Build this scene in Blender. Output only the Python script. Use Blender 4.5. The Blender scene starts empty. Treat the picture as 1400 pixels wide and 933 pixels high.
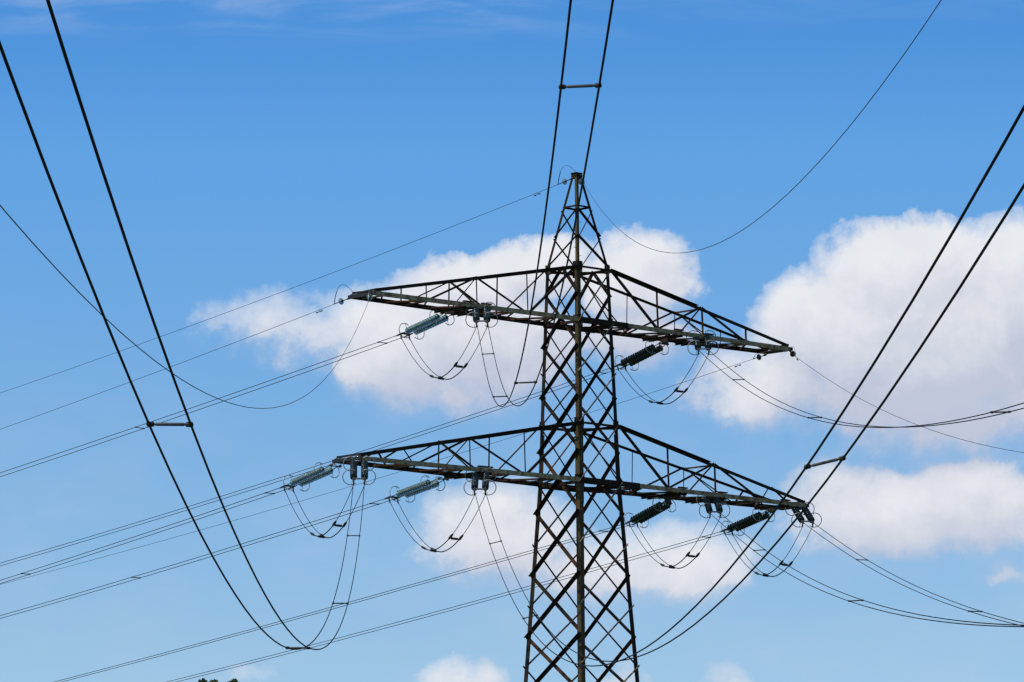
import bpy, bmesh, math, random, json
from mathutils import Vector as V, Matrix
random.seed(7)
SC = bpy.context.scene
COL = SC.collection
R = math.radians

# ------------------------------------------------------------------ camera
DIST, FPX = 211.4413, 7539.338
PITCH, YAW, ROLL = 0.140957, -0.012126, -0.008106
CAMH = 1.6
cam_d = bpy.data.cameras.new('camera'); cam = bpy.data.objects.new('camera', cam_d); COL.objects.link(cam)
cy_, sy_, cp_, sp_ = math.cos(YAW), math.sin(YAW), math.cos(PITCH), math.sin(PITCH)
cr_, sr_ = math.cos(ROLL), math.sin(ROLL)
r0 = V((cy_, -sy_, 0)); u0 = V((-sp_*sy_, -sp_*cy_, cp_)); f0 = V((cp_*sy_, cp_*cy_, sp_))
rt = r0*cr_ + u0*sr_; up = u0*cr_ - r0*sr_
M = Matrix((rt, up, -f0)).transposed().to_4x4(); M.translation = V((0, -DIST, CAMH))
cam.matrix_world = M
cam_d.sensor_width = 36; cam_d.lens = 36*FPX/1400; cam_d.clip_start = .5; cam_d.clip_end = 6000
SC.camera = cam

# ------------------------------------------------------------------ light and exposure
SUN_EL, SUN_AZ = 54.0, 240.0          # azimuth clockwise from +Y (the way the camera looks)
SKY_STRENGTH = .15
SC.view_settings.view_transform = 'Standard'; SC.view_settings.look = 'None'
SC.view_settings.exposure = 0; SC.view_settings.gamma = 1; SC.view_settings.use_curve_mapping = False
sun_d = bpy.data.lights.new('sun', 'SUN'); sun_d.energy = 3.4; sun_d.angle = R(.53); sun_d.color = (1, .955, .88)
sun = bpy.data.objects.new('sun', sun_d); COL.objects.link(sun)
sd = V((math.sin(R(SUN_AZ))*math.cos(R(SUN_EL)), math.cos(R(SUN_AZ))*math.cos(R(SUN_EL)), math.sin(R(SUN_EL))))
sun.rotation_euler = (-sd).to_track_quat('-Z', 'Y').to_euler(); sun.location = (0, -60, 90)

world = bpy.data.worlds.new('World'); SC.world = world; world.use_nodes = True
NT = world.node_tree; NT.nodes.clear()

class G:
    """tiny node-math helper"""
    def __init__(s, nt): s.nt = nt
    def n(s, t, **kw):
        o = s.nt.nodes.new(t)
        for k, v in kw.items(): setattr(o, k, v)
        return o
    def put(s, sock, v):
        if isinstance(v, bpy.types.NodeSocket): s.nt.links.new(v, sock)
        else: sock.default_value = v
    def m(s, op, a, b=None, c=None, clamp=False):
        o = s.n('ShaderNodeMath', operation=op, use_clamp=clamp); s.put(o.inputs[0], a)
        if b is not None: s.put(o.inputs[1], b)
        if c is not None: s.put(o.inputs[2], c)
        return o.outputs[0]
    def vm(s, op, a, b=None, out=0):
        o = s.n('ShaderNodeVectorMath', operation=op); s.put(o.inputs[0], a)
        if b is not None: s.put(o.inputs[1], b)
        return o.outputs[out]
    def xyz(s, x, y, z=0.0):
        o = s.n('ShaderNodeCombineXYZ')
        for i, q in enumerate((x, y, z)): s.put(o.inputs[i], q)
        return o.outputs[0]
    def sep(s, v):
        o = s.n('ShaderNodeSeparateXYZ'); s.put(o.inputs[0], v); return o.outputs
    def noise(s, vec, scale, detail=4, rough=.55, out='Fac', lac=2.0, dist=0.0):
        o = s.n('ShaderNodeTexNoise'); s.put(o.inputs['Vector'], vec); o.inputs['Scale'].default_value = scale
        o.inputs['Detail'].default_value = detail; o.inputs['Roughness'].default_value = rough
        o.inputs['Lacunarity'].default_value = lac; o.inputs['Distortion'].default_value = dist
        return o.outputs[out]
    def ramp(s, v, lo, hi, a=0.0, b=1.0, smooth=True):
        o = s.n('ShaderNodeMapRange', interpolation_type='SMOOTHSTEP' if smooth else 'LINEAR')
        s.put(o.inputs[0], v)
        for i, q in enumerate((lo, hi, a, b)): s.put(o.inputs[1+i], q)
        return o.outputs[0]
    def mix(s, f, a, b, typ='RGBA', blend='MIX'):
        o = s.n('ShaderNodeMix', data_type=typ)
        if typ == 'RGBA': o.blend_type = blend; i, j, k = 6, 7, 2
        else: i, j, k = 2, 3, 0
        s.put(o.inputs[0], f); s.put(o.inputs[i], a); s.put(o.inputs[j], b); return o.outputs[k]

# cumulus banks: azimuth, elevation (degrees), half width, half height, weight
BANKS = [(-1.155, 8.091, 1.52, 0.745, 1.1), (-1.77, 7.905, 0.958, 0.654, 1.0), (-0.998, 8.599, 0.851, 0.395, 1.0), (-0.381, 8.822, 0.699, 0.403, 1.1), (0.617, 8.66, 0.775, 0.562, 1.0), (0.61, 8.113, 0.798, 0.502, 0.7), (-1.427, 7.561, 1.307, 0.38, 0.6), (-2.229, 8.249, 0.608, 0.471, 0.6), (-3.264, 8.275, 0.798, 0.41, 0.32), (-2.805, 8.076, 0.684, 0.456, 0.42), (-3.571, 8.199, 0.441, 0.319, 0.18), (3.672, 8.067, 1.862, 1.003, 1.3), (3.494, 8.738, 1.14, 0.638, 1.3), (2.529, 8.239, 0.798, 0.608, 1.0), (4.597, 8.541, 0.798, 0.821, 1.1), (2.212, 7.545, 1.368, 0.578, 0.7), (3.81, 7.307, 1.748, 0.623, 0.7), (3.333, 6.209, 1.277, 0.578, 1.0), (4.094, 6.272, 1.034, 0.623, 1.0), (2.844, 6.527, 0.76, 0.395, 0.6), (3.802, 6.89, 1.52, 0.38, 0.32), (-0.788, 6.015, 1.003, 0.684, 0.72), (-1.053, 6.267, 0.638, 0.456, 0.5), (1.04, 5.694, 0.912, 0.517, 0.65), (0.277, 5.648, 1.14, 0.441, 0.55), (-1.241, 4.532, 0.502, 0.304, 0.42), (1.557, 4.491, 0.35, 0.228, 0.24), (0.456, 4.518, 0.319, 0.213, 0.36), (4.445, 5.616, 0.395, 0.213, 0.3), (-3.628, 4.591, 0.456, 0.122, 0.09), (3.626, 5.629, 0.684, 0.152, 0.14)]
def cloud_group():
    nt = bpy.data.node_groups.new('cloud_density', 'ShaderNodeTree')
    nt.interface.new_socket('AzEl', in_out='INPUT', socket_type='NodeSocketVector')
    nt.interface.new_socket('Density', in_out='OUTPUT', socket_type='NodeSocketFloat')
    g = G(nt); gi = g.n('NodeGroupInput'); go = g.n('NodeGroupOutput'); p = gi.outputs[0]
    # ragged billows: the bank outline is pushed about by turbulence at several sizes
    w1 = g.vm('SUBTRACT', g.noise(p, 1.1, 2, .5, 'Color'), (.5, .5, .5))
    w2 = g.vm('SUBTRACT', g.noise(g.vm('ADD', p, (7.3, 2.1, .4)), 4.0, 8, .64, 'Color'), (.5, .5, .5))
    q = g.vm('ADD', p, g.vm('MULTIPLY', w1, (.42, .34, 0)))
    q = g.vm('ADD', q, g.vm('MULTIPLY', w2, (.30, .30, 0)))
    acc = None
    for (a, e, rx, ry, wt) in BANKS:
        d_ = g.vm('MULTIPLY', g.vm('SUBTRACT', q, (a, e, 0)), (1/rx, 1/ry, 0))
        l_ = g.vm('LENGTH', d_, out=1)
        v = g.m('MULTIPLY_ADD', g.m('MULTIPLY', l_, l_), -wt, wt)
        if acc is None: acc = v
        else:
            o = g.n('ShaderNodeMath', operation='SMOOTH_MAX'); g.put(o.inputs[0], acc); g.put(o.inputs[1], v); o.inputs[2].default_value = .25; acc = o.outputs[0]
    f1 = g.noise(g.vm('ADD', p, (3.1, 9.2, 1.7)), 2.2, 7, .6)
    acc = g.m('ADD', acc, g.m('MULTIPLY', g.m('SUBTRACT', f1, .5), .68))
    nt.links.new(acc, go.inputs[0])
    return nt
g = G(NT)
tc = g.n('ShaderNodeTexCoord').outputs['Generated']
sx, sy, sz = g.sep(tc)
sky = g.n('ShaderNodeTexSky', sky_type='NISHITA', sun_disc=False)
sky.sun_elevation = R(SUN_EL); sky.sun_rotation = R(SUN_AZ); sky.altitude = 100; sky.air_density = 1.0; sky.dust_density = .3; sky.ozone_density = 3.0
# a clear dry day: the blue deepens fast with height, so the sky is looked up a little higher than the true elevation
nrm = g.vm('NORMALIZE', g.xyz(sx, sy, g.m('ADD', g.m('MULTIPLY', g.m('MAXIMUM', sz, 0.0), 2.0), 0.05)))
NT.links.new(nrm, sky.inputs[0])
az = g.m('MULTIPLY', g.m('ARCTAN2', sx, sy), 57.29578); el = g.m('MULTIPLY', g.m('ARCSINE', sz), 57.29578)
P = g.xyz(az, el, 0.0)
tr_ = g.n('ShaderNodeValToRGB'); NT.links.new(g.m('DIVIDE', el, 30.0, clamp=True), tr_.inputs[0])   # how clear the air is: deep blue above, pale and milky below
for i_, (p_, c_) in enumerate(((0.0, (1.1, 1.0, .80)), (1.0, (.85, .90, .90)), (.165, (1.05, 1.10, 1.01)), (.235, (.87, 1.11, 1.13)), (.335, (.64, 1.13, 1.34)), (.375, (.44, .98, 1.32)), (.5, (.44, .94, 1.28)))):
    e_ = tr_.color_ramp.elements[i_] if i_ < 2 else tr_.color_ramp.elements.new(p_)
    e_.color = (*[q/1.5 for q in c_], 1)
skyc = g.mix(1.0, sky.outputs[0], g.vm('MULTIPLY', tr_.outputs[0], (1.5, 1.5, 1.5)), blend='MULTIPLY')
grp = cloud_group()
def dens(vec):
    o = g.n('ShaderNodeGroup'); o.node_tree = grp; NT.links.new(vec, o.inputs[0]); return o.outputs[0]
d0 = dens(P); d1 = dens(g.vm('ADD', P, (-.06, .22, 0))); d2 = dens(g.vm('ADD', P, (-.15, .75, 0)))
slope = g.m('SUBTRACT', d0, d1)
soft = g.ramp(slope, -.25, .25, .78, .16)          # crisp sunlit tops, ragged fading undersides
cover = g.ramp(d0, -.04, soft)
thick = g.ramp(d0, .05, .9)
lit = g.ramp(slope, -.30, .46)
bil = g.noise(g.vm('ADD', P, (1.2, 4.4, 2.0)), 1.5, 6, .55)
lit2 = g.ramp(g.m('SUBTRACT', d0, d2), -.75, .85)
lit = g.m('ADD', g.m('MULTIPLY', lit, .52), g.m('MULTIPLY', lit2, .55)); lit = g.m('ADD', lit, g.m('MULTIPLY_ADD', g.ramp(bil, .32, .68), .17, -.22), clamp=True)
K = 1/SKY_STRENGTH
white = (0.84*K, 0.85*K, 0.88*K, 1); grey = (0.54*K, 0.575*K, 0.7*K, 1)
cc = g.mix(lit, grey, white)
op = g.m('MULTIPLY', cover, g.ramp(d0, 0.0, .62, .26, .97))
col = g.mix(op, skyc, cc)
# a barely visible veil between and below the banks
veil = g.m('MULTIPLY', g.ramp(g.noise(g.vm('MULTIPLY', P, (.5, 1.0, 1)), .9, 5, .55), .38, .75, 0, .18), g.ramp(el, 9.0, 5.5))
col = g.mix(veil, col, (.60*K, .66*K, .80*K, 1))
# thin cirrus streaks high up
cz = g.noise(g.vm('ADD', g.vm('MULTIPLY', P, (.42, 2.9, 1)), (.0, .35, 0)), 1.5, 7, .6, dist=.5)
ci = g.m('MULTIPLY', g.ramp(cz, .36, .78), g.ramp(el, 11.05, 11.62, 0, .26))
ci = g.m('MULTIPLY', ci, g.ramp(az, 2.5, -2.0, .25, 1.0))
col = g.mix(ci, col, (.62*K, .68*K, .82*K, 1))
bg = g.n('ShaderNodeBackground'); NT.links.new(col, bg.inputs[0]); bg.inputs[1].default_value = SKY_STRENGTH
wo = g.n('ShaderNodeOutputWorld'); NT.links.new(bg.outputs[0], wo.inputs[0])
SC.cycles.use_denoising = True
SC.cycles.max_bounces = 8; SC.cycles.transparent_max_bounces = 16
SC.cycles.pixel_filter_type = 'BLACKMAN_HARRIS'; SC.cycles.filter_width = 1.45

# ------------------------------------------------------------------ materials
def mat(name, cols, rough=.6, metal=0.0, scale=3.0, lo=.35, hi=.65, streak=0.0, bump=0.0, spec=.5, **kw):
    m = bpy.data.materials.new(name); m.use_nodes = True; nt = m.node_tree; h = G(nt)
    b = nt.nodes['Principled BSDF']; b.inputs['Roughness'].default_value = rough; b.inputs['Metallic'].default_value = metal; b.inputs['Specular IOR Level'].default_value = spec
    oc = h.n('ShaderNodeTexCoord').outputs['Object']; geo = h.n('ShaderNodeNewGeometry').outputs['Position']
    c = (*cols[0], 1)
    for i, cc_ in enumerate(cols[1:]):
        nz = h.noise(h.vm('ADD', geo, (i*3.7, i*1.9, i)), scale*(1+1.7*i), 6, .65)
        c = h.mix(h.ramp(nz, lo, hi), c, (*cc_, 1))
    if streak:
        nz = h.noise(h.vm('MULTIPLY', geo, (9, 9, .6)), 2.0, 4, .6)
        c = h.mix(h.m('MULTIPLY', h.ramp(nz, .5, .7), streak), c, (.028, .018, .010, 1))
    h.put(b.inputs['Base Color'], c)
    for k, v_ in kw.items(): b.inputs[k].default_value = v_
    if bump:
        bn = h.n('ShaderNodeBump'); bn.inputs['Strength'].default_value = bump; bn.inputs['Distance'].default_value = .01
        nt.links.new(h.noise(geo, 40, 4, .6), bn.inputs['Height']); nt.links.new(bn.outputs[0], b.inputs['Normal'])
    return m
STEEL = mat('weathered_steel', [(.013, .011, .0075), (.026, .020, .012), (.042, .018, .008)], .85, 0, 2.2, .42, .72, .4, .3, .15)
RUST = mat('rusty_steel', [(.068, .027, .013), (.115, .046, .020), (.035, .020, .011)], .85, 0, 2.6, .4, .7, .3, .3, .15)
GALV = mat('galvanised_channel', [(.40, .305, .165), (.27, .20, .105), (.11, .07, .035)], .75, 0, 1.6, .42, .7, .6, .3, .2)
PALE = mat('dull_pale_brace', [(.26, .20, .135), (.13, .09, .055)], .7, 0, 1.6, spec=.2)  # paler tone for one diagonal family on the near right face
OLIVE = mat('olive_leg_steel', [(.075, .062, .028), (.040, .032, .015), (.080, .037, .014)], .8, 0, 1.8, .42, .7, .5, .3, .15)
DARK = mat('dark_fitting_steel', [(.018, .017, .017), (.030, .024, .020)], .55, .3, 6)
BRIGHT = mat('bright_zinc', [(.30, .30, .30), (.20, .20, .19)], .4, .7, 8)
SPACER = mat('spacer_tube_grey', [(.07, .07, .068), (.045, .045, .044)], .6, 0, 8)
RINGM = mat('arcing_ring_steel', [(.36, .36, .35), (.20, .20, .20)], .4, .2, 8)
WIRE = mat('weathered_aluminium_wire', [(.008, .008, .009), (.012, .012, .013)], .8, 0, 4, spec=.1)
WIREG = mat('grey_aluminium_wire', [(.035, .036, .040), (.025, .025, .028)], .6, .1, 4)
GLASS_L = mat('pale_blue_green_glass', [(.52, .68, .65), (.40, .54, .51)], .12, 0, 5, **{'Transmission Weight': .78, 'IOR': 1.3})
GLASS_D = mat('dark_green_glass', [(.004, .016, .015), (.003, .010, .010)], .22, 0, 5, **{'Transmission Weight': .05, 'IOR': 1.5})
GLASS_F = mat('end_on_shaded_glass', [(.025, .045, .048), (.016, .032, .034)], .2, 0, 5, **{'Transmission Weight': .2, 'IOR': 1.5})  # dim copy of the pale glass; its end-on darkness is painted into the colour
CAPM = mat('insulator_cap_iron', [(.008, .012, .010), (.012, .014, .012)], .6, 0, 8)
CAPL = mat('insulator_cap_zinc', [(.20, .21, .21), (.13, .14, .14)], .45, .5, 8)
LEAF = mat('tree_leaves', [(.060, .110, .025), (.085, .140, .035), (.035, .065, .018)], .6, 0, 1.3)
BARK = mat('tree_bark', [(.070, .055, .040), (.045, .035, .026)], .9, 0, 6)
GRASS = mat('meadow_grass', [(.055, .085, .028), (.075, .095, .035), (.05, .06, .028)], .9, 0, .12)

# ------------------------------------------------------------------ helpers
def link(name, me, m, parent=None, loc=None):
    o = bpy.data.objects.new(name, me); COL.objects.link(o)
    if m is not None and not me.materials: me.materials.append(m)
    if parent is not None: o.parent = parent
    if loc is not None: o.location = loc
    return o
def tag(o, label=None, cat=None, group=None, kind=None):
    if label: o['label'] = label
    if cat: o['category'] = cat
    if group: o['group'] = group
    if kind: o['kind'] = kind
    return o
def empty(name, loc, label, cat, group=None):
    o = bpy.data.objects.new(name, None); COL.objects.link(o); o.location = loc; o.empty_display_size = .2
    return tag(o, label, cat, group)

class MB:
    def __init__(s, org=(0, 0, 0)): s.v = []; s.f = []; s.o = V(org); s.smooth = False
    def add(s, vs, fs):
        b = len(s.v); s.v += [tuple(V(q)-s.o) for q in vs]; s.f += [tuple(i+b for i in f) for f in fs]
    def prism(s, p, q, prof, e1, e2):
        """closed profile (list of (a,b)) swept from p to q; e1,e2 span the section"""
        p, q = V(p), V(q); n = len(prof)
        s.add([p+e1*a+e2*b for a, b in prof]+[q+e1*a+e2*b for a, b in prof],
              [tuple(range(n))[::-1], tuple(range(n, 2*n))]+[(i, (i+1) % n, (i+1) % n+n, i+n) for i in range(n)])
    def angle(s, p, q, w, n1, n2, t=None):
        """rolled steel angle from p to q: one flange along n1, one along n2"""
        p, q = V(p), V(q); t = t or max(.010, w*.1); ax = (q-p).normalized()
        e1 = V(n1)-ax*ax.dot(V(n1)); e1.normalize()
        e2 = ax.cross(e1)
        if e2.dot(V(n2)) < 0: e2 = -e2
        s.prism(p, q, [(0, 0), (w, 0), (w, t), (t, t), (t, w), (0, w)], e1, e2)
    def channel(s, p, q, h, b, nout, t=.014):
        """C channel, web facing nout, height h along z-ish, flanges going back b"""
        p, q = V(p), V(q); ax = (q-p).normalized(); e1 = V(nout)-ax*ax.dot(V(nout)); e1.normalize(); e2 = ax.cross(e1)
        if e2.z < 0: e2 = -e2
        k = h/2
        s.prism(p, q, [(0, -k), (0, k), (-b, k), (-b, k-t), (-t, k-t), (-t, -k+t), (-b, -k+t), (-b, -k)], e1, e2)
    def box(s, c, ax, ay, az):
        c, ax, ay, az = V(c), V(ax), V(ay), V(az); vs = [c+ax*i+ay*j+az*k for i in (-1, 1) for j in (-1, 1) for k in (-1, 1)]
        s.add(vs, [(0, 1, 3, 2), (4, 6, 7, 5), (0, 4, 5, 1), (2, 3, 7, 6), (0, 2, 6, 4), (1, 5, 7, 3)])
    def bar(s, p, q, w, h, upv=(0, 0, 1)):
        p, q = V(p), V(q); ax = (q-p); d_ = ax.normalized(); e = d_.cross(V(upv))
        if e.length < 1e-3: e = d_.cross(V((1, 0, 0)))
        e.normalize(); f_ = e.cross(d_).normalized(); s.box((p+q)/2, ax/2, e*w/2, f_*h/2)
    def tube(s, pts, r, n=6, cap=True):
        pts = [V(q) for q in pts]; rr = r if isinstance(r, (list, tuple)) else [r]*len(pts); b = len(s.v)
        d_ = (pts[1]-pts[0]).normalized(); e = d_.cross(V((0, 0, 1)))
        if e.length < 1e-3: e = d_.cross(V((1, 0, 0)))
        e.normalize(); vs = []; fs = []
        for i, q in enumerate(pts):
            dn = (pts[min(i+1, len(pts)-1)]-pts[max(i-1, 0)]).normalized(); e = (e-dn*dn.dot(e)).normalized(); f_ = dn.cross(e)
            for k in range(n):
                a = 2*math.pi*k/n; vs.append(q+(e*math.cos(a)+f_*math.sin(a))*rr[i])
            if i:
                for k in range(n): fs.append(((i-1)*n+k, (i-1)*n+(k+1) % n, i*n+(k+1) % n, i*n+k))
        if cap: fs += [tuple(range(n))[::-1], tuple(range((len(pts)-1)*n, len(pts)*n))]
        s.add(vs, fs); s.smooth = True
    def lathe(s, p, ax, prof, n=16):
        """profile of (distance along ax, radius)"""
        p, ax = V(p), V(ax).normalized(); e = ax.cross(V((0, 0, 1)))
        if e.length < 1e-3: e = ax.cross(V((1, 0, 0)))
        e.normalize(); f_ = ax.cross(e); vs = []; fs = []
        for i, (h, r) in enumerate(prof):
            for k in range(n):
                a = 2*math.pi*k/n; vs.append(p+ax*h+(e*math.cos(a)+f_*math.sin(a))*r)
            if i:
                for k in range(n): fs.append(((i-1)*n+k, (i-1)*n+(k+1) % n, i*n+(k+1) % n, i*n+k))
        fs += [tuple(range(n))[::-1], tuple(range((len(prof)-1)*n, len(prof)*n))]
        s.add(vs, fs); s.smooth = True
    def mesh(s, name):
        me = bpy.data.meshes.new(name); me.from_pydata(s.v, [], s.f)
        if s.smooth:
            me.shade_smooth() if False else me.polygons.foreach_set('use_smooth', [True]*len(me.polygons))
        me.update(); return me
    def build(s, name, m, parent=None, loc=None): return link(name, s.mesh(name), m, parent, loc)
def recalc(me):
    bm = bmesh.new(); bm.from_mesh(me); bmesh.ops.recalc_face_normals(bm, faces=bm.faces); bm.to_mesh(me); bm.free()
# ------------------------------------------------------------------ ground (below the frame)
mb = MB(); S_ = 4000; mb.add([(-S_, -S_, 0), (S_, -S_, 0), (S_, S_, 0), (-S_, S_, 0)], [(0, 1, 2, 3)])
tag(mb.build('ground', GRASS), 'green meadow under the power line', kind='structure')

# ------------------------------------------------------------------ lattice tower
PH = R(44.7714); U = V((math.sin(PH), math.cos(PH), 0)); W = V((-math.cos(PH), math.sin(PH), 0)); Z = V((0, 0, 1))
ZU, ZUT, ZL, ZLT, ZPK, ZR = 32.255, 34.378, 26.006, 28.272, 38.116, 36.85
WP = [(0, 5.296), (ZL, 2.245), (ZU, 1.866), (ZUT, 1.722), (ZPK, .25)]
def width(z):
    for (a, wa), (b, wb) in zip(WP, WP[1:]):
        if z <= b: return wa+(wb-wa)*(z-a)/(b-a)
    return WP[-1][1]
SGN = {'near': (-1, -1), 'left': (-1, 1), 'right': (1, -1), 'far': (1, 1)}
def cor(c, z, inset=0.0):
    a, b = SGN[c]; h = width(z)/2-inset; return U*a*h+W*b*h+Z*z
tower = empty('lattice_tower', (0, 0, 0), 'rusty dark steel lattice tower with two crossarms and a pointed peak', 'power pylon')
# legs
for c in ('near', 'left', 'right', 'far'):
    a, b = SGN[c]; mb = MB()
    for z0, z1, w in ((0, ZL-.9, .20), (ZL-.9, ZL+1.9, .22), (ZL+1.9, ZU, .17), (ZU, ZUT+.15, .16), (ZUT+.15, ZPK-.05, .105)):
        segs = [z0]+[q for q in (ZL, ZUT) if z0 < q < z1]+[z1]
        for s0, s1 in zip(segs, segs[1:]): mb.angle(cor(c, s0), cor(c, s1), w, -U*a, -W*b, .018)
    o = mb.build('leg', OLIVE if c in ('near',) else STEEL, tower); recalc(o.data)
# concrete feet
for c in SGN:
    mb = MB(); q = cor(c, 0); mb.lathe((q.x, q.y, -.3), Z, [(0, .55), (.55, .55), (.62, .5)], 16); mb.build('footing', mat('concrete_footing', [(.32, .31, .29), (.25, .24, .22)], .9) if 'concrete_footing' not in bpy.data.materials else bpy.data.materials['concrete_footing'], tower)
def brace(c0, z0, c1, z1, w, m, facen, over=.03, flip=1, off=0.0, name='diagonal_brace', inward=False):
    """angle across a tower face, laid on the outside (off>0) of the legs"""
    p, q = cor(c0, z0)+facen*off, cor(c1, z1)+facen*off; d_ = (q-p).normalized(); p -= d_*over*0.5; q += d_*over*0.5
    side = d_.cross(facen)*flip; mb = MB(); mb.angle(p-side*w/2, q-side*w/2, w, side, facen*(1 if off > 0 and not inward else -1), max(.010, w*.1))
    o = mb.build(name, m, tower); recalc(o.data); return o
FN = {('near', 'left'): -U, ('near', 'right'): -W, ('far', 'right'): U, ('far', 'left'): W}
HN = [33.30, 31.261, 29.29, 27.16, 24.80, 22.41, 20.04, 17.7]      # nodes of the two faces across the arms
LN = [34.25, 32.19, 30.255, 28.25, 25.98, 23.61, 21.25, 18.93, 16.5]  # nodes of the two faces along the arms
low_h, low_l = [17.7, 14.4, 10.6, 6.0, .6], [16.5, 12.8, 8.6, 3.6]
for (c0, c1), w in (((('near', 'left')), .125), ((('far', 'right')), .125)):
    fn = FN[(c0, c1)]
    for i, (zt, zb) in enumerate(zip(HN+low_h[1:], HN[1:]+low_h[1:])):
        if zt == zb: continue
        brace(c1, zb, c0, zt, w*(1.0 if zt < 30 else .85), STEEL, fn, off=.012, flip=1, inward=(c0 == 'far'))
        brace(c1, zt, c0, zb, w*(.85 if zt < 30 else .75), RUST if (i % 2 == 0 and zt < 25) or i == 3 else STEEL, fn, off=-.022, flip=1)
    # half panel under the peak frame: an inverted V to the middle of the top strut
    mid = (cor(c0, ZUT)+cor(c1, ZUT))/2
    for c in (c0, c1):
        mb = MB(); p = cor(c, HN[0])+fn*.012; mb.angle(p, mid+fn*.012, .10, (mid-p).cross(fn).normalized(), fn); o = mb.build('diagonal_brace', STEEL, tower); recalc(o.data)
for (c0, c1) in (('near', 'right'), ('far', 'left')):
    fn = FN[(c0, c1)]
    for i, (zt, zb) in enumerate(zip(LN+low_l[1:], LN[1:]+low_l[1:])):
        if zt == zb: continue
        ww = .072 if zt < 27 else .062
        brace(c0, zb, c1, zt, ww, PALE if (c0 == 'near') else STEEL, fn, off=.012, over=.14)
        brace(c0, zt, c1, zb, ww, STEEL if i % 3 else RUST, fn, off=-.022)
# horizontal frames at the arm levels, with plan bracing
for z, w in ((ZUT, .085), (ZU-.02, .12), (ZLT, .09), (ZL-.02, .13), (ZR, .07)):
    for (c0, c1), fn in FN.items():
        p, q = cor(c0, z)+fn*.02, cor(c1, z)+fn*.02; mb = MB(); mb.angle(p, q, w, -Z, -fn); o = mb.build('horizontal_strut', STEEL, tower); recalc(o.data)
for z in (ZU-.05, ZL-.05, ZLT-.03, ZUT-.03):
    for c0, c1, dz in (('near', 'far', 0), ('left', 'right', -.07)):
        mb = MB(); mb.angle(cor(c0, z, .05)+Z*dz, cor(c1, z, .05)+Z*dz, .07, (cor(c1, z)-cor(c0, z)).cross(Z).normalized(), -Z); o = mb.build('plan_brace', RUST, tower); recalc(o.data)
# peak panels: one diagonal per face and panel
for zt, zb in ((36.70, 35.66), (35.60, 34.42)):
    brace('near', zt, 'left', zb, .075, STEEL, FN[('near', 'left')], off=.01)
    brace('near', zt, 'right', zb, .075, STEEL, FN[('near', 'right')], off=.01)
    brace('left', zt-.02, 'far', zb+.12, .045, STEEL, FN[('far', 'left')], off=.01)
    brace('right', zt-.02, 'far', zb+.05, .045, STEEL, FN[('far', 'right')], off=.01)
# peak cap: a small plated box with a top plate
mb = MB(); mb.box(Z*(ZPK-.06), U*.15, W*.15, Z*.10); mb.box(Z*(ZPK+.052), U*.185, W*.165, Z*.012); mb.box(Z*(ZPK-.01)+U*.16-W*.02, U*.05, W*.09, Z*.07)
mb.build('peak_cap', STEEL, tower)
# gusset plates at the main joints
for z in (ZUT, ZLT, ZL+.05, ZU+.02):
    for c in ('near', 'left', 'right', 'far'):
        a, b = SGN[c]; q = cor(c, z); mb = MB()
        mb.box(q-W*b*.11+U*a*.012, U*.007, W*.14, Z*.17); mb.box(q-U*a*.11+W*b*.012, U*.14, W*.007, Z*.17)
        for i in range(3):
            for k in (-.1, 0, .1): mb.box(q-W*b*(.03+.075*i)+U*a*.026+Z*k, U*.010, W*.014, Z*.014); mb.box(q-U*a*(.03+.075*i)+W*b*.026+Z*k, U*.014, W*.010, Z*.014)
        mb.build('gusset_plate', OLIVE if z == ZUT and c != 'near' else STEEL, tower)
for k, z in enumerate(HN[1:6]):
    for c in ('near', 'left', 'right', 'far'):
        a, b = SGN[c]; q = cor(c, z); mb = MB(); mb.box(q-W*b*.12-U*a*.03, U*.006, W*.085, Z*.11); mb.build('gusset_plate', STEEL, tower)
for k, z in enumerate(LN[2:7]):
    for c in ('near', 'left', 'right', 'far'):
        a, b = SGN[c]; q = cor(c, z); mb = MB(); mb.box(q-U*a*.08-W*b*.02, U*.09, W*.006, Z*.12); mb.build('gusset_plate', STEEL, tower)
# step bolts up the near leg
z = 3.0; k = 0; bolt_me = {}
while z < 36.6:
    q = cor('near', z); d_ = (W if k % 2 else U)
    mb = MB(); s_ = q-W*.0-U*.0; n_ = (-U if k % 2 else -W); p = q+(W if k % 2 else U)*.05
    mb.tube([p, p+n_*.15, p+n_*.15+Z*.03], .0095, 6); mb.build('step_bolt', STEEL, tower); z += .345; k += 1

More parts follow.
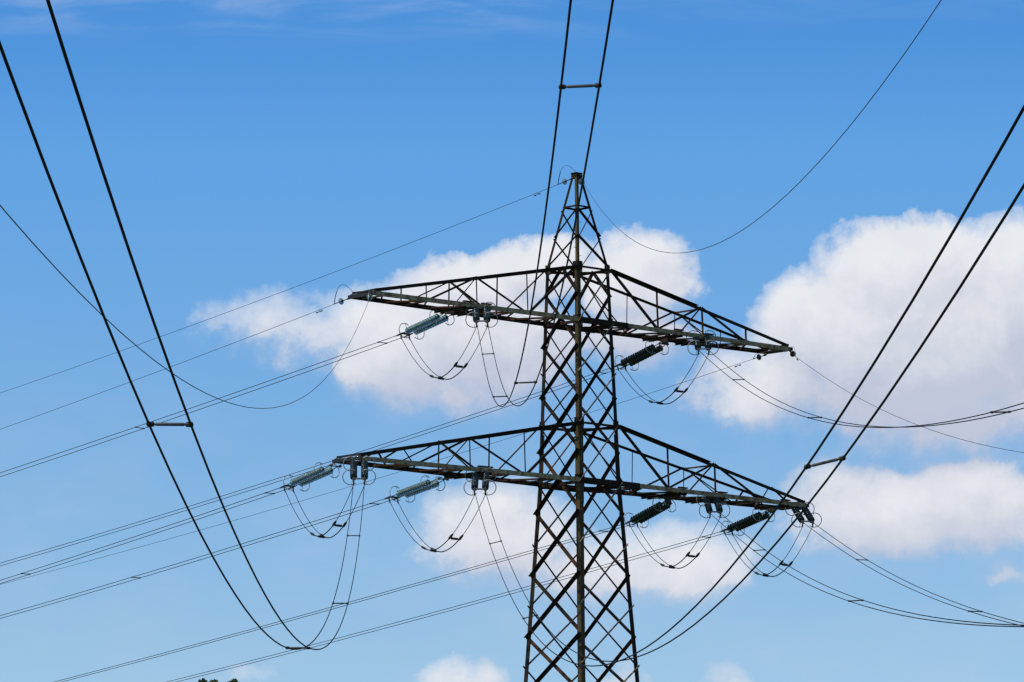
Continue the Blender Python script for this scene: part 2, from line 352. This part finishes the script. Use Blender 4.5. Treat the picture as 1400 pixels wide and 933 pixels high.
# crossarms
def arm(zb, zt, L, nst, upper):
    root = MB(); ob = bpy.data.objects.new('crossarm', None); COL.objects.link(ob); ob.parent = tower
    w0 = width(zb); wt = width(zt); tw = 1.228
    def bot(s, side, r): # s=-1 left +1 right, side=-1 front(-W) +1 rear, r distance from axis
        h0 = w0/2; h1 = tw/2; k_ = max(0, (r-w0/2)/(L-w0/2)); return U*s*r+W*side*(h0+(h1-h0)*k_)+Z*zb
    def top(s, side, r):
        k_ = (r-wt/2)/(L-wt/2); k_ = min(k_, 1); return U*s*r+W*side*(wt/2+(tw/2-wt/2)*k_)+Z*(zt+(zb+.16-zt)*k_)
    def put(mb_, name, m): o = mb_.build(name, m, ob); recalc(o.data); return o
    for side in (-1, 1):
        so = .03*side
        # bottom chord in three lengths, the middle one doubled, its shade painted in with dark steel
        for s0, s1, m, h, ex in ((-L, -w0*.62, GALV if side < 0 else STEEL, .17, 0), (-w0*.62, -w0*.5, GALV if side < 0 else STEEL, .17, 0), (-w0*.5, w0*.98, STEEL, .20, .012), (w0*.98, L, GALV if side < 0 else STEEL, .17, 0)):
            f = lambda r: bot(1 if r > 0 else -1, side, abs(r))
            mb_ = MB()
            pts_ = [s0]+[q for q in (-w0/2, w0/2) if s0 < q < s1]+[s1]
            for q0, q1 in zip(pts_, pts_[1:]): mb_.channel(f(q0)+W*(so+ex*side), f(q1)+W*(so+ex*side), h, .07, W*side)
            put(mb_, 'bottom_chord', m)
        for s in (-1, 1):
            mb_ = MB(); mb_.angle(top(s, side, wt/2)+W*so, top(s, side, L-.1)+W*so, .13 if side < 0 else .085, -W*side, -Z, .015)
            put(mb_, 'top_chord', STEEL)
            if side < 0:
                mb_ = MB(); r1 = wt/2+(L-wt/2)*.47; mb_.angle(top(s, side, wt/2)+W*(so*1.6), top(s, side, r1)+W*(so*1.6), .14, Z*-1, W*side, .012); put(mb_, 'top_chord', STEEL)
    n = nst; st = [w0/2+(L-w0/2)*k_ for k_ in (0, .25, .5, .745)]
    for s in (-1, 1):
        for side in (-1, 1):
            wd = .085 if side < 0 else .062; o_ = W*side*.02
            hung = (1, 2, 3) if upper else (1, 2)
            for k_ in hung:
                mb_ = MB(); mb_.angle(bot(s, side, st[k_])+o_, top(s, side, st[k_])+o_, .055 if side < 0 else .04, U*s, -W*side); put(mb_, 'hanger', RUST if side < 0 else STEEL)
            for (ra, ta), (rb, tb) in (((st[0], 1), (st[1], 0)), ((st[1], 0), (st[2], 1)), ((st[2], 1), (st[3], 0))):
                pa = (top if ta else bot)(s, side, max(ra, wt/2 if ta else ra)); pb = (top if tb else bot)(s, side, rb)
                if s < 0 and side > 0 and ra == st[0]: m = RUST
                else: m = STEEL
                mb_ = MB(); mb_.angle(pa+o_*.6, pb+o_*.6, wd if ra < st[2] else wd*.8, (pb-pa).cross(W).normalized(), -W*side); put(mb_, 'web_diagonal', m)
            if not upper:
                r3, r4, r5 = st[3], w0/2+(L-w0/2)*.80, w0/2+(L-w0/2)*.90
                for (ra, ta), (rb, tb) in (((r3+.1, 0), (r4, 1)), ((r4+.1, 1), (r5, 0))):
                    pa = (top if ta else bot)(s, side, ra); pb = (top if tb else bot)(s, side, rb)
                    mb_ = MB(); mb_.angle(pa, pb, .055, (pb-pa).cross(W).normalized(), -W*side); put(mb_, 'web_diagonal', STEEL)
        # cross frame in the middle station: strut and X
        r = st[2]
        mb_ = MB(); mb_.angle(top(s, -1, r)-Z*.05, top(s, 1, r)-Z*.05, .06, Z, U*s); put(mb_, 'cross_frame', RUST)
        for a_ in (-1, 1):
            mb_ = MB(); mb_.angle(top(s, a_, r)+U*s*.05*a_, bot(s, -a_, r)+U*s*.05*a_, .045, Z, U*s); put(mb_, 'cross_frame', STEEL)
        # zigzag under the arm between the two bottom chords
        N_ = 9; rs_ = [w0/2+(L-.5-w0/2)*i/N_ for i in range(N_+1)]
        for i in range(N_):
            sd_ = -1 if i % 2 else 1
            pa, pb = bot(s, sd_, rs_[i])-Z*.075, bot(s, -sd_, rs_[i+1])-Z*.075
            mb_ = MB(); mb_.angle(pa, pb, .07, (pb-pa).cross(Z).normalized(), Z); put(mb_, 'plan_brace', RUST if i % 2 else STEEL)
        for r in rs_[1::2]:
            mb_ = MB(); mb_.angle(bot(s, -1, r)-Z*.09, bot(s, 1, r)-Z*.09, .065, U*s, Z); put(mb_, 'plan_strut', STEEL)
    for s in (-1, 1):   # tip: end beams
        mb_ = MB(); mb_.channel(U*s*(L+.02)-W*(tw/2+.14)+Z*(zb-.01), U*s*(L+.02)+W*(tw/2+.14)+Z*(zb-.01), .13, .08, U*s)
        mb_.angle(U*s*(L-.12)-W*(tw/2+.06)+Z*(zb+.19), U*s*(L-.12)+W*(tw/2+.06)+Z*(zb+.15), .055, -U*s, -Z); put(mb_, 'tip_beam', DARK)
    return ob, bot, top, put
arms = {}
for key, a_ in (('U', (ZU, ZUT, 11.432, 3, True)), ('L', (ZL, ZLT, 12.256, 3, False))): arms[key] = arm(*a_)

# ------------------------------------------------------------------ conductors, strings, jumpers
WD = json.loads('''{"A": {"kind": "F", "P0": [-8.143, -9.08, 26.006], "az": 178.1412, "s": -0.203983, "b": 0.00048364, "c": 8.5578e-07, "z": -0.9254, "lq": -2.85e-05, "tl": -0.0029, "T0": 2.701, "S": [150.087, 23.175, 55.264, 103.626], "A": [-8.141, -9.08, 25.908], "E": [-8.036, -11.778, 24.859], "dE": [0.0198, 0.0006, 0.3251]}, "B": {"kind": "F", "P0": [-3.55, -4.45, 32.255], "az": 178.4526, "s": -0.2059, "b": 0.00051258, "c": 1.2905e-07, "z": -1.003, "lq": -2.055e-05, "tl": 0.0075, "T0": 2.697, "S": [150.39, 101.325, 49.365, 15.55], "A": [-3.693, -4.45, 32.303], "E": [-3.595, -7.149, 31.307], "dE": [-0.1172, -0.0032, 0.6065]}, "C": {"kind": "F", "P0": [-3.688, -4.589, 26.006], "az": 177.3615, "s": -0.21281, "b": 0.00067787, "c": 1.2181e-07, "z": -1.1692, "lq": -2.32e-05, "tl": 0.0472, "T0": 2.693, "S": [148.283, 17.442, 49.95], "A": [-3.723, -4.589, 25.958], "E": [-3.72, -7.286, 24.955], "dE": [-0.1561, -0.0072, 0.6861]}, "D": {"kind": "F", "P0": [5.217, 4.387, 32.255], "az": 177.771, "s": -0.203543, "b": 0.00051889, "c": 6.822e-08, "z": -0.6862, "lq": -2.8e-07, "tl": 0.0043, "T0": 2.683, "S": [17.334, 49.794, 98.439], "A": [4.843, 4.387, 32.402], "E": [4.889, 1.689, 31.411], "dE": [-0.4325, -0.0168, 0.384]}, "E": {"kind": "F", "P0": [5.679, 4.853, 26.006], "az": 177.9427, "s": -0.174135, "b": 0.00044364, "c": -2.2866e-07, "z": -0.8756, "lq": -5.7e-07, "tl": 0.0111, "T0": 2.682, "S": [21.02, 59.856], "A": [5.166, 4.853, 26.01], "E": [5.272, 2.155, 25.06], "dE": [-0.5031, -0.0181, 0.3925]}, "F": {"kind": "F", "P0": [9.431, 8.635, 26.006], "az": 177.4539, "s": -0.179273, "b": 0.00045676, "c": -5.906e-08, "z": -0.8294, "lq": -4.8e-07, "tl": -0.0073, "T0": 2.677, "S": [20.084, 54.64], "A": [8.761, 8.635, 26.017], "E": [9.038, 5.938, 25.062], "dE": [-0.5121, -0.0228, 0.3611]}, "G": {"kind": "FE", "P0": [-7.764, -8.698, 32.255], "az": 179.53, "s": -0.234762, "b": 0.00066002, "c": 1.0359e-07, "z": -0.2042, "lq": -1.331e-05, "tl": 0.0, "T0": 0.75, "S": [], "A": [-7.668, -8.698, 32.25], "E": [-7.763, -9.448, 31.782], "dE": [-0.0049, -0.0, -0.0939]}, "H": {"kind": "FE", "P0": [0.249, -0.033, 38.116], "az": 177.6639, "s": -0.246084, "b": 0.00068067, "c": 2.848e-07, "z": -0.3428, "lq": -1.719e-05, "tl": 0.0, "T0": 0.751, "S": [], "A": [0.075, -0.033, 37.908], "E": [0.3, -0.783, 37.619], "dE": [0.0204, 0.0008, 0.0296]}, "I": {"kind": "FE", "P0": [8.787, 7.985, 32.255], "az": 176.4767, "s": -0.221199, "b": 0.00060445, "c": 4.667e-08, "z": -0.2745, "lq": -2.82e-06, "tl": 0.0, "T0": 0.741, "S": [], "A": [8.497, 7.985, 32.227], "E": [8.684, 7.237, 31.899], "dE": [-0.1479, -0.0091, 0.0819]}, "J": {"kind": "BE", "P0": [-0.219, 0.063, 38.116], "az": -38.6371, "s": -0.113382, "b": 0.0004379, "c": 7.226e-08, "z": -0.1736, "lq": -6.6e-07, "tl": 0.0, "T0": 0.811, "S": [], "A": [-0.152, -0.021, 37.97], "E": [-0.725, 0.696, 37.853], "dE": [0.0, 0.0, 0.0021]}, "K": {"kind": "BE", "P0": [-8.536, -7.733, 32.255], "az": -38.6907, "s": -0.108247, "b": 0.00034276, "c": -1.364e-08, "z": -0.1083, "lq": 5e-07, "tl": 0.0, "T0": 0.956, "S": [], "A": [-8.525, -7.747, 32.181], "E": [-9.134, -6.987, 32.079], "dE": [-0.0, -0.0, 0.035]}, "L": {"kind": "B", "P0": [-5.11, -4.28, 32.255], "az": -38.7001, "s": -0.100309, "b": 0.00027095, "c": -3.069e-08, "z": -0.4745, "lq": 8.3e-07, "tl": -0.015, "T0": 2.609, "S": [3.884, 20.505], "A": [-4.8, -4.666, 32.03], "E": [-6.741, -2.244, 31.541], "dE": [-0.0, -0.0, 0.0199]}, "M": {"kind": "B", "P0": [-8.818, -8.017, 26.006], "az": -38.6736, "s": -0.107131, "b": 0.00034826, "c": 8.57e-09, "z": -0.2568, "lq": -1.9e-07, "tl": -0.0019, "T0": 3.581, "S": [21.537, 4.633], "A": [-9.011, -7.776, 25.881], "E": [-11.056, -5.222, 25.372], "dE": [0.0, 0.0, 0.0013]}, "N": {"kind": "B", "P0": [-4.779, -3.946, 26.006], "az": -38.6601, "s": -0.101051, "b": 0.00037298, "c": 1.899e-08, "z": -0.2064, "lq": -4.5e-07, "tl": -0.0039, "T0": 3.987, "S": [5.022, 21.417], "A": [-5.118, -3.522, 25.845], "E": [-7.27, -0.833, 25.415], "dE": [0.0, 0.0, 0.0119]}, "O": {"kind": "B", "P0": [2.955, 3.85, 32.255], "az": -38.6299, "s": -0.109375, "b": 0.00037834, "c": 1.4146e-07, "z": -0.6645, "lq": 2e-08, "tl": -0.0045, "T0": 2.169, "S": [3.258], "A": [3.405, 3.287, 31.911], "E": [1.601, 5.545, 31.309], "dE": [-0.0, -0.0, -0.0465]}, "P": {"kind": "BE", "P0": [7.082, 8.01, 32.255], "az": -38.6828, "s": -0.10141, "b": 0.00036976, "c": -1.053e-08, "z": -0.3609, "lq": 5e-08, "tl": 0.0, "T0": 0.087, "S": [], "A": [7.509, 7.477, 32.003], "E": [7.028, 8.078, 31.929], "dE": [-0.0, -0.0, 0.043]}, "Q": {"kind": "B", "P0": [2.942, 3.837, 26.006], "az": -38.6908, "s": -0.099477, "b": 0.00028049, "c": 4.187e-08, "z": -0.7712, "lq": 7.5e-07, "tl": 0.0072, "T0": 1.52, "S": [3.226], "A": [3.444, 3.21, 25.596], "E": [1.992, 5.023, 25.0], "dE": [-0.0, -0.0, -0.0846]}, "R": {"kind": "B", "P0": [7.296, 8.226, 26.006], "az": -38.6656, "s": -0.102512, "b": 0.00035385, "c": 2.142e-08, "z": -0.5754, "lq": -1.6e-07, "tl": -0.0061, "T0": 2.284, "S": [3.489], "A": [7.633, 7.805, 25.718], "E": [5.869, 10.009, 25.177], "dE": [0.0, 0.0, -0.0223]}}''')
JUMP = json.loads('''{"BL": 1.734, "AM": 1.819, "CN": 1.984, "DO": 1.614, "EQ": 1.786, "FR": 1.795}''')
LVL = dict(A='L', B='U', C='L', D='U', E='L', F='L', L='U', M='L', N='L', O='U', Q='L', R='L')
def wdir(w): a = R(w['az']); return V((math.sin(a), math.cos(a), 0))
def wpt(w, T, sub=0.0):
    d_ = wdir(w); n_ = V((d_.y, -d_.x, 0)); sg = 1 if w['kind'][0] == 'B' else -1; n_ = n_*sg
    P_ = V(w['P0'])+d_*T+n_*(.2*sub+w['lq']*T*T); P_.z += w['z']+w['s']*T+w['b']*T*T+w['c']*T**3*max(0, 1-max(0, T-210)/200)+sub*w['tl']*min(1, T/12)
    e = math.exp(-(T-w['T0'])/9.0); return P_+V(w['dE'])*e
def tlist(T0, T1):
    out = [T0]; s_ = .5
    while out[-1] < T1: out.append(min(T1, out[-1]+s_)); s_ = min(s_*1.12, 3.5)
    return out
# tension string assemblies
def disc_mesh(m):
    mb_ = MB(); mb_.lathe((0, 0, 0), Z, [(-.006, .03), (-.012, .118), (-.006, .130), (.002, .132), (.010, .124), (.026, .095), (.046, .062), (.06, .042)], 20)
    me = mb_.mesh('disc'); me.materials.append(m); return me
def cap_mesh(m):
    mb_ = MB(); mb_.lathe((0, 0, 0), Z, [(-.048, .014), (.004, .014), (.03, .045), (.06, .052), (.095, .044), (.105, .022)], 12)
    me = mb_.mesh('cap'); me.materials.append(m); return me
MESH = {k: disc_mesh(m) for k, m in (('L', GLASS_L), ('D', GLASS_D), ('F', GLASS_F))}
CAPS = {'L': cap_mesh(CAPM), 'D': cap_mesh(CAPM), 'F': cap_mesh(CAPL)}
PITCH_D = .146
TAIL = {}
def tension_set(k, label, group, glass):
    w = WD[k]; A_, E_ = V(w['A']), V(w['E']); root = empty('tension_insulator', A_, label, 'insulator', group)
    ax = (E_-A_).normalized(); Lh = (E_-A_).length; side = V((ax.y, -ax.x, 0)).normalized(); nrm_ = side.cross(ax).normalized()
    if nrm_.z < 0: nrm_ = -nrm_
    L0 = lambda q: q-A_
    q0 = .30 if Lh > 2.7 else .16; q1 = Lh-.42; nd = min(14, int((q1-q0)/PITCH_D)+1); st_ = q0+(q1-q0-(nd-1)*PITCH_D)/2+.05
    for sd_ in (-1, 1):
        off = side*.2*sd_
        mb_ = MB(A_); mb_.tube([A_+off*.9+Z*.06, A_+off+ax*(st_-.04)], .017, 6); mb_.tube([A_+off+ax*(st_+nd*PITCH_D-.05), A_+off+ax*(q1+.12)], .016, 6)
        mb_.box(A_+off+ax*.07, ax*.06, side*.016, nrm_*.035); s_o = mb_.build('insulator_string', DARK, root)
        rot = ax.to_track_quat('-Z', 'Y').to_euler()      # cap side towards the tower
        for i in range(nd):
            for me_, nm in ((MESH[glass], 'glass_disc'), (CAPS[glass], 'cap')):
                o = bpy.data.objects.new(nm, me_); COL.objects.link(o); o.parent = s_o; o.location = off+ax*(st_+i*PITCH_D); o.rotation_euler = rot
        # arcing rings: open hoops round each end of the string
        for q, rad in ((st_-.02, .27), (st_+nd*PITCH_D-.12, .29)):
            c_ = A_+off*1.55+ax*q; pts_ = []
            for j in range(25):
                a_ = R(-128+256*j/24); pts_.append(c_+side*sd_*math.cos(a_)*rad+nrm_*math.sin(a_)*rad)
            mb_ = MB(A_); mb_.tube(pts_, .0165, 6); mb_.tube([pts_[3], A_+off+ax*(q-.02)], .008, 5); mb_.tube([pts_[-4], A_+off+ax*(q-.02)], .008, 5)
            mb_.build('arcing_ring', RINGM, root)
    # yokes
    mb_ = MB(A_); mb_.bar(A_-side*.24+ax*(q0-.10)*.4, A_+side*.24+ax*(q0-.10)*.4, .07, .018, nrm_); mb_.build('yoke_plate', DARK, root)
    mb_ = MB(A_); c_ = A_+ax*(q1+.12); mb_.bar(c_-side*.25, c_+side*.25, .085, .02, nrm_); mb_.bar(c_+ax*.11-side*.22, c_+ax*.11+side*.22, .035, .03, nrm_)
    mb_.build('yoke_plate', BRIGHT if k in 'ABCDEF' else DARK, root)
    TAIL[k] = []
    for sd_ in (-1, 1):
        TAIL[k].append(A_+side*.2*sd_+ax*(q1+.17)-Z*.22)
        p_ = A_+side*.2*sd_+ax*(q1+.13); mb_ = MB(A_); mb_.tube([p_, p_+ax*.10, p_+ax*.30, p_+ax*.42], [.03, .045, .034, .02], 8)
        mb_.tube([p_+ax*.12, p_+ax*.10-Z*.14, p_+ax*.04-Z*.24], [.03, .03, .02], 7); mb_.build('tension_clamp', DARK, root)
    # hanger beam under the arm that carries the set
    ob, bot, top, put = arms[LVL[k]]; s = -1 if A_.dot(U) < 0 else 1; r = abs(A_.dot(U)); L_ = 11.432 if LVL[k] == 'U' else 12.256
    zb = ZU if LVL[k] == 'U' else ZL
    if r < L_-.4:
        for dr_ in (-.16, .16):
            rr_ = min(r+dr_, L_); f_, b_ = bot(s, -1, rr_), bot(s, 1, rr_); d_ = (b_-f_).normalized(); mb2 = MB(); mb2.channel(f_-d_*.12-Z*.12, b_+d_*.12-Z*.12, .09, .06, U); put(mb2, 'hanger_beam', STEEL)
        mb2 = MB(); f_ = bot(s, -1, r+.24)+Z*.12; g_ = bot(s, -1, r-.24)+Z*.12; mb2.bar(f_-W*.05, g_-W*.05, .12, .05); put(mb2, 'hanger_beam', RUST)
    mb2 = MB(); mb2.bar(V((A_.x, A_.y, zb-.14)), A_-Z*.02, .34, .03, U); put(mb2, 'attachment_plate', DARK)
    TAIL[k].sort(key=lambda q: q.x)
    return root, side
labels = dict(
 L=('pale glass twin tension string under the left half of the upper crossarm', 'L'),
 M=('pale glass twin tension string at the far left tip of the lower crossarm', 'L'),
 N=('pale glass twin tension string halfway along the left half of the lower crossarm', 'L'),
 O=('dark green twin tension string under the upper crossarm just right of the tower body', 'D'),
 Q=('dark green twin tension string under the lower crossarm, just right of the tower body', 'D'),
 R=('dark green twin tension string near the right tip of the lower crossarm, sloping left', 'D'),
 A=('dark-looking hanging twin string with hoops at the left tip of the lower crossarm', 'F'),
 B=('dark-looking hanging twin string with hoops on the left half of the upper crossarm', 'F'),
 C=('dark-looking hanging twin string with hoops midway on the left half of the lower crossarm', 'F'),
 D=('black hanging twin string with hoops under the right half of the upper crossarm', 'D'),
 E=('black hanging twin string with hoops midway on the right half of the lower crossarm', 'D'),
 F=('black hanging twin string with hoops at the right tip of the lower crossarm', 'D'))
SIDE = {}
for k, (lb, gl) in labels.items(): _, SIDE[k] = tension_set(k, lb, 'glass disc tension insulators', gl)

def spacer(mb_, a, b, big=True):
    d_ = (b-a); n_ = d_.normalized(); L_ = d_.length
    if L_ < .05: return
    mb_.tube([a+n_*.03, a+n_*.06, a+n_*.07, b-n_*.07, b-n_*.06, b-n_*.03], [.012, .012, .017, .017, .012, .012], 8)
def bundle(k, label, T1):
    w = WD[k]; E_ = V(w['E']); d_ = wdir(w); root = empty('conductor_bundle', E_, label, 'power line', 'twin conductors strung from the tower')
    front = w['kind'] == 'F'
    for sub in (-1, 1):
        mb_ = MB(E_); Ts = tlist(w['T0'], T1); mb_.tube([wpt(w, t, sub) for t in Ts], .0125, 8 if front else 6); mb_.build('conductor', WIRE, root)
    for T in w['S']:
        a, b = wpt(w, T, -1), wpt(w, T, 1); mb_ = MB(E_); spacer(mb_, a, b); sp = mb_.build('spacer', SPACER if front and T > 90 else DARK, root)
        for q, o_ in ((a, b), (b, a)):
            t1, t0 = wpt(w, T+.05), wpt(w, T-.05); tn = (t1-t0).normalized(); mb_ = MB(E_); n_ = (o_-q).normalized()
            mb_.tube([q-tn*.045, q-tn*.025, q+tn*.025, q+tn*.045], [.018, .028, .028, .018], 8); mb_.lathe(q+n_*.026-Z*.024, Z, [(0, .016), (.008, .026), (.04, .026), (.048, .016)], 8); mb_.build('clamp', DARK, sp)
bl = dict(
 A='thick black twin conductors from the lower left arm tip rising past the upper left corner',
 B='black twin conductors from the upper left arm rising to the top centre past the peak',
 C='black twin conductors dipping in front of the tower legs then rising to the right edge',
 D='twin conductors from the upper right arm sagging against the big white cloud',
 E='twin conductors from the middle of the lower right arm sagging to the right edge',
 F='twin conductors from the lower right arm tip sloping down to the right edge',
 L='thin twin conductors leading left from the upper left arm string',
 M='thin twin conductors leading left from the lower left tip string',
 N='thin twin conductors leading left from the inner string of the lower left arm',
 O='thin twin conductors passing behind the tower to left, just above the lower left arm tip',
 Q='thin twin conductors passing behind the tower from the inner lower right string to lower left',
 R='thin twin conductors from the lower right tip string, lowest of those leading left')
for k, lb in bl.items(): bundle(k, lb, 400 if WD[k]['kind'] == 'F' else 280)

# jumper loops under the arms
jl = dict(AM='jumper loop hanging at the left tip of the lower crossarm', BL='jumper loop hanging under the left half of the upper crossarm',
          CN='jumper loop hanging under the left half of the lower crossarm, beside the tower body side', DO='jumper loop hanging under the right half of the upper crossarm',
          EQ='jumper loop under the lower crossarm, close to the right of the tower body', FR='jumper loop hanging at the right tip of the lower crossarm')
jl['CN'] = 'jumper loop hanging midway under the left half of the lower crossarm'
for kk, lb in jl.items():
    a, b = kk; wa, wb = WD[a], WD[b]; A0 = (TAIL[a][0]+TAIL[a][1])/2; B0 = (TAIL[b][0]+TAIL[b][1])/2; sag = JUMP[kk]
    root = empty('jumper_loop', A0, lb, 'jumper cable', 'jumper loops under the crossarms'); sp_ = {}
    for sub in (-1, 1):
        i_ = 0 if sub < 0 else 1; sa, sb = TAIL[a][i_]-A0, TAIL[b][i_]-B0
        def f(t, sub=sub, sa=sa, sb=sb):
            k_ = 3*t*t-2*t*t*t; return (B0+sb).lerp(A0+sa, t)-Z*sag*(1-abs(2*t-1)**1.75)*(1+.012*sub)
        mb_ = MB(A0); n_ = 44; mb_.tube([f(i/n_) for i in range(n_+1)], [.0125+(.008 if .40 < i/n_ < .72 else 0) for i in range(n_+1)], 7); mb_.build('jumper_cable', WIRE, root); sp_[sub] = f
        for t in (.40, .72):
            mb_ = MB(A0); mb_.tube([f(t-.025), f(t-.012), f(t+.012), f(t+.025)], [.028, .048, .048, .028], 8); mb_.build('clamp', DARK, root)
    for t in (.46, .705):
        p_, q_ = sp_[-1](t), sp_[1](t); mb_ = MB(A0); n_ = (q_-p_).normalized(); mb_.tube([p_+n_*.02, p_+n_*.05, p_+n_*.08, q_-n_*.08, q_-n_*.05, q_-n_*.02], [.016, .02, .046, .046, .02, .016], 8); mb_.build('spacer', DARK, root)

# earth wires and their glass insulators
ew = dict(G='single earth wire dipping from the upper crossarm left tip, rising to the left edge',
          H='single earth wire from the tower peak curving down and up to the upper right',
          I='thin earth wire from the upper crossarm right tip running down to the right edge',
          J='single thin earth wire from the tower peak sloping down to the left edge',
          K='single thin earth wire leading left from the left tip of the upper crossarm',
          P='faint earth wire running behind the tower from the right tip of the upper crossarm')
el_ = dict(G='small glass disc on the front of the upper crossarm left tip', H='small glass disc on the right side of the tower peak',
           I='round green glass disc at the very right tip of the upper crossarm', J='small pale glass disc just left of the tower peak',
           K='small pale glass disc with a curved lead just left of the upper crossarm', P='dark green glass disc hanging under the upper crossarm near its right tip')
damp = dict(J=2.4, K=1.75, P=1.75, I=1.2)
for k, lb in ew.items():
    w = WD[k]; E_ = V(w['E']); T1 = 400 if w['kind'] == 'FE' else 280; mb_ = MB(E_); mb_.tube([wpt(w, t) for t in tlist(w['T0'], T1)], .0085, 6)
    o = mb_.build('earth_wire', WIREG if w['kind'] == 'FE' else WIRE, None, E_); tag(o, lb, 'earth wire', 'single earth wires')
    if k in damp:
        T = w['T0']+damp[k]*.55; c_ = wpt(w, T)-E_; d_ = (wpt(w, T+.1)-wpt(w, T-.1)).normalized(); mb_ = MB()
        mb_.tube([c_-d_*.14-Z*.07, c_+d_*.14-Z*.07], .006, 5); mb_.tube([c_-d_*.18-Z*.07, c_-d_*.09-Z*.07], .026, 8); mb_.tube([c_+d_*.09-Z*.07, c_+d_*.18-Z*.07], .026, 8); mb_.tube([c_, c_-Z*.07], .012, 6)
        mb_.build('vibration_damper', DARK, o)
    A_ = V(w['A']); root = empty('earth_wire_insulator', A_, el_[k], 'insulator', 'earth wire insulators'); ax = (E_-A_).normalized(); L_ = (E_-A_).length; side = V((ax.y, -ax.x, 0)).normalized()
    mid = A_+ax*L_*(.55 if k not in 'GH' else .5)
    mb_ = MB(A_); mb_.tube([A_, mid-ax*.06], .017, 6); mb_.tube([mid+ax*.04, E_], .016, 6); mb_.box(A_+ax*.05, ax*.07, side*.03, side.cross(ax)*.03); mb_.build('link', DARK, root)
    for me_, nm in ((MESH['D' if k in 'IP' else 'L'], 'glass_disc'), (CAPS['D' if k in 'IPJK' else 'F'], 'cap')):
        o = bpy.data.objects.new(nm, me_); COL.objects.link(o); o.parent = root; o.location = mid-A_; o.rotation_euler = ax.to_track_quat('-Z', 'Y').to_euler(); o.scale = (.95, .95, .95)
    # bonding lead: a stiff wire arching over the disc
    up_ = .62 if k in 'JK' else (.30 if k != 'P' else .16); back = A_-ax*(.35 if k in 'JK' else .12); pts_ = []
    for i in range(15):
        t = i/14; pts_.append(E_.lerp(back, t)+Z*up_*(math.sin(math.pi*min(1, t**.8))**.8 if 0 < t < 1 else 0)-(ax*-.10*math.sin(math.pi*t)))
    mb_ = MB(A_); mb_.tube(pts_, [.016 if i < 3 else .0075 for i in range(15)], 6); mb_.build('bonding_lead', WIRE if k in 'JK' else BRIGHT, root)

# ------------------------------------------------------------------ two trees whose tops just reach the frame
def tree(x, y, h, rad, label, tips, seed):
    rnd = random.Random(seed); root = empty('tree', (x, y, 0), label, 'tree', 'trees under the frame edge')
    mb_ = MB(); mb_.tube([(0, 0, 0), (.1, .05, h*.3), (-.05, .1, h*.6), (0, 0, h*.93)], [.22, .17, .11, .03], 10); tr = []
    mb_.build('trunk', BARK, root)
    cl = []
    for i in range(26):
        z_ = h*(.3+.6*rnd.random()); a = rnd.random()*6.28; rr = rad*(1.15-abs(z_/h-.55)*1.7)*rnd.uniform(.5, 1); e_ = V((math.cos(a)*rr, math.sin(a)*rr, z_+rr*.35)); e_.z = min(e_.z, h*.93)
        mb2 = MB(); mb2.tube([(0, 0, z_-rr*.2), tuple(e_*.55+V((0, 0, z_*.45))), tuple(e_)], [.06, .035, .012], 6); mb2.build('branch', BARK, root); cl.append((e_, rnd.uniform(.5, .95)))
    for (tx, th) in tips: cl.append((V((tx, rnd.uniform(-.1, .1), th-.07)), .11)); cl.append((V((tx, 0, th-.25)), .2)); cl.append((V((tx*.9, 0, th-.6)), .36))
    mb3 = MB()
    for c_, r_ in cl:
        for _ in range(int(260*min(1, (r_+.3)))):
            q = V((rnd.gauss(0, 1), rnd.gauss(0, 1), rnd.gauss(0, .8))); q = q.normalized()*r_*rnd.random()**.45+c_
            n_ = V((rnd.gauss(0, 1), rnd.gauss(0, 1), rnd.gauss(.5, 1))).normalized(); e = n_.cross(V((rnd.random(), rnd.random(), rnd.random()))).normalized(); f_ = n_.cross(e); s_ = rnd.uniform(.045, .08)
            if all(q.z > th+.05 for _, th in tips): continue
            mb3.add([q-e*s_, q+f_*s_*.5+n_*s_*.1, q+e*s_, q-f_*s_*.5+n_*s_*.1], [(0, 1, 2, 3)])
    mb3.build('crown', LEAF, root)
tree(-10.03, -61.44, 13.38, 3.2, 'leafy tree top peeping over the lower edge, the left one of two', [(-0.30, 13.63), (0.02, 13.61)], 3)
tree(-9.64, -58.44, 13.62, 3.4, 'leafy tree top peeping over the lower edge, the right one of two', [(0.0, 13.86), (-.13, 13.82)], 5)
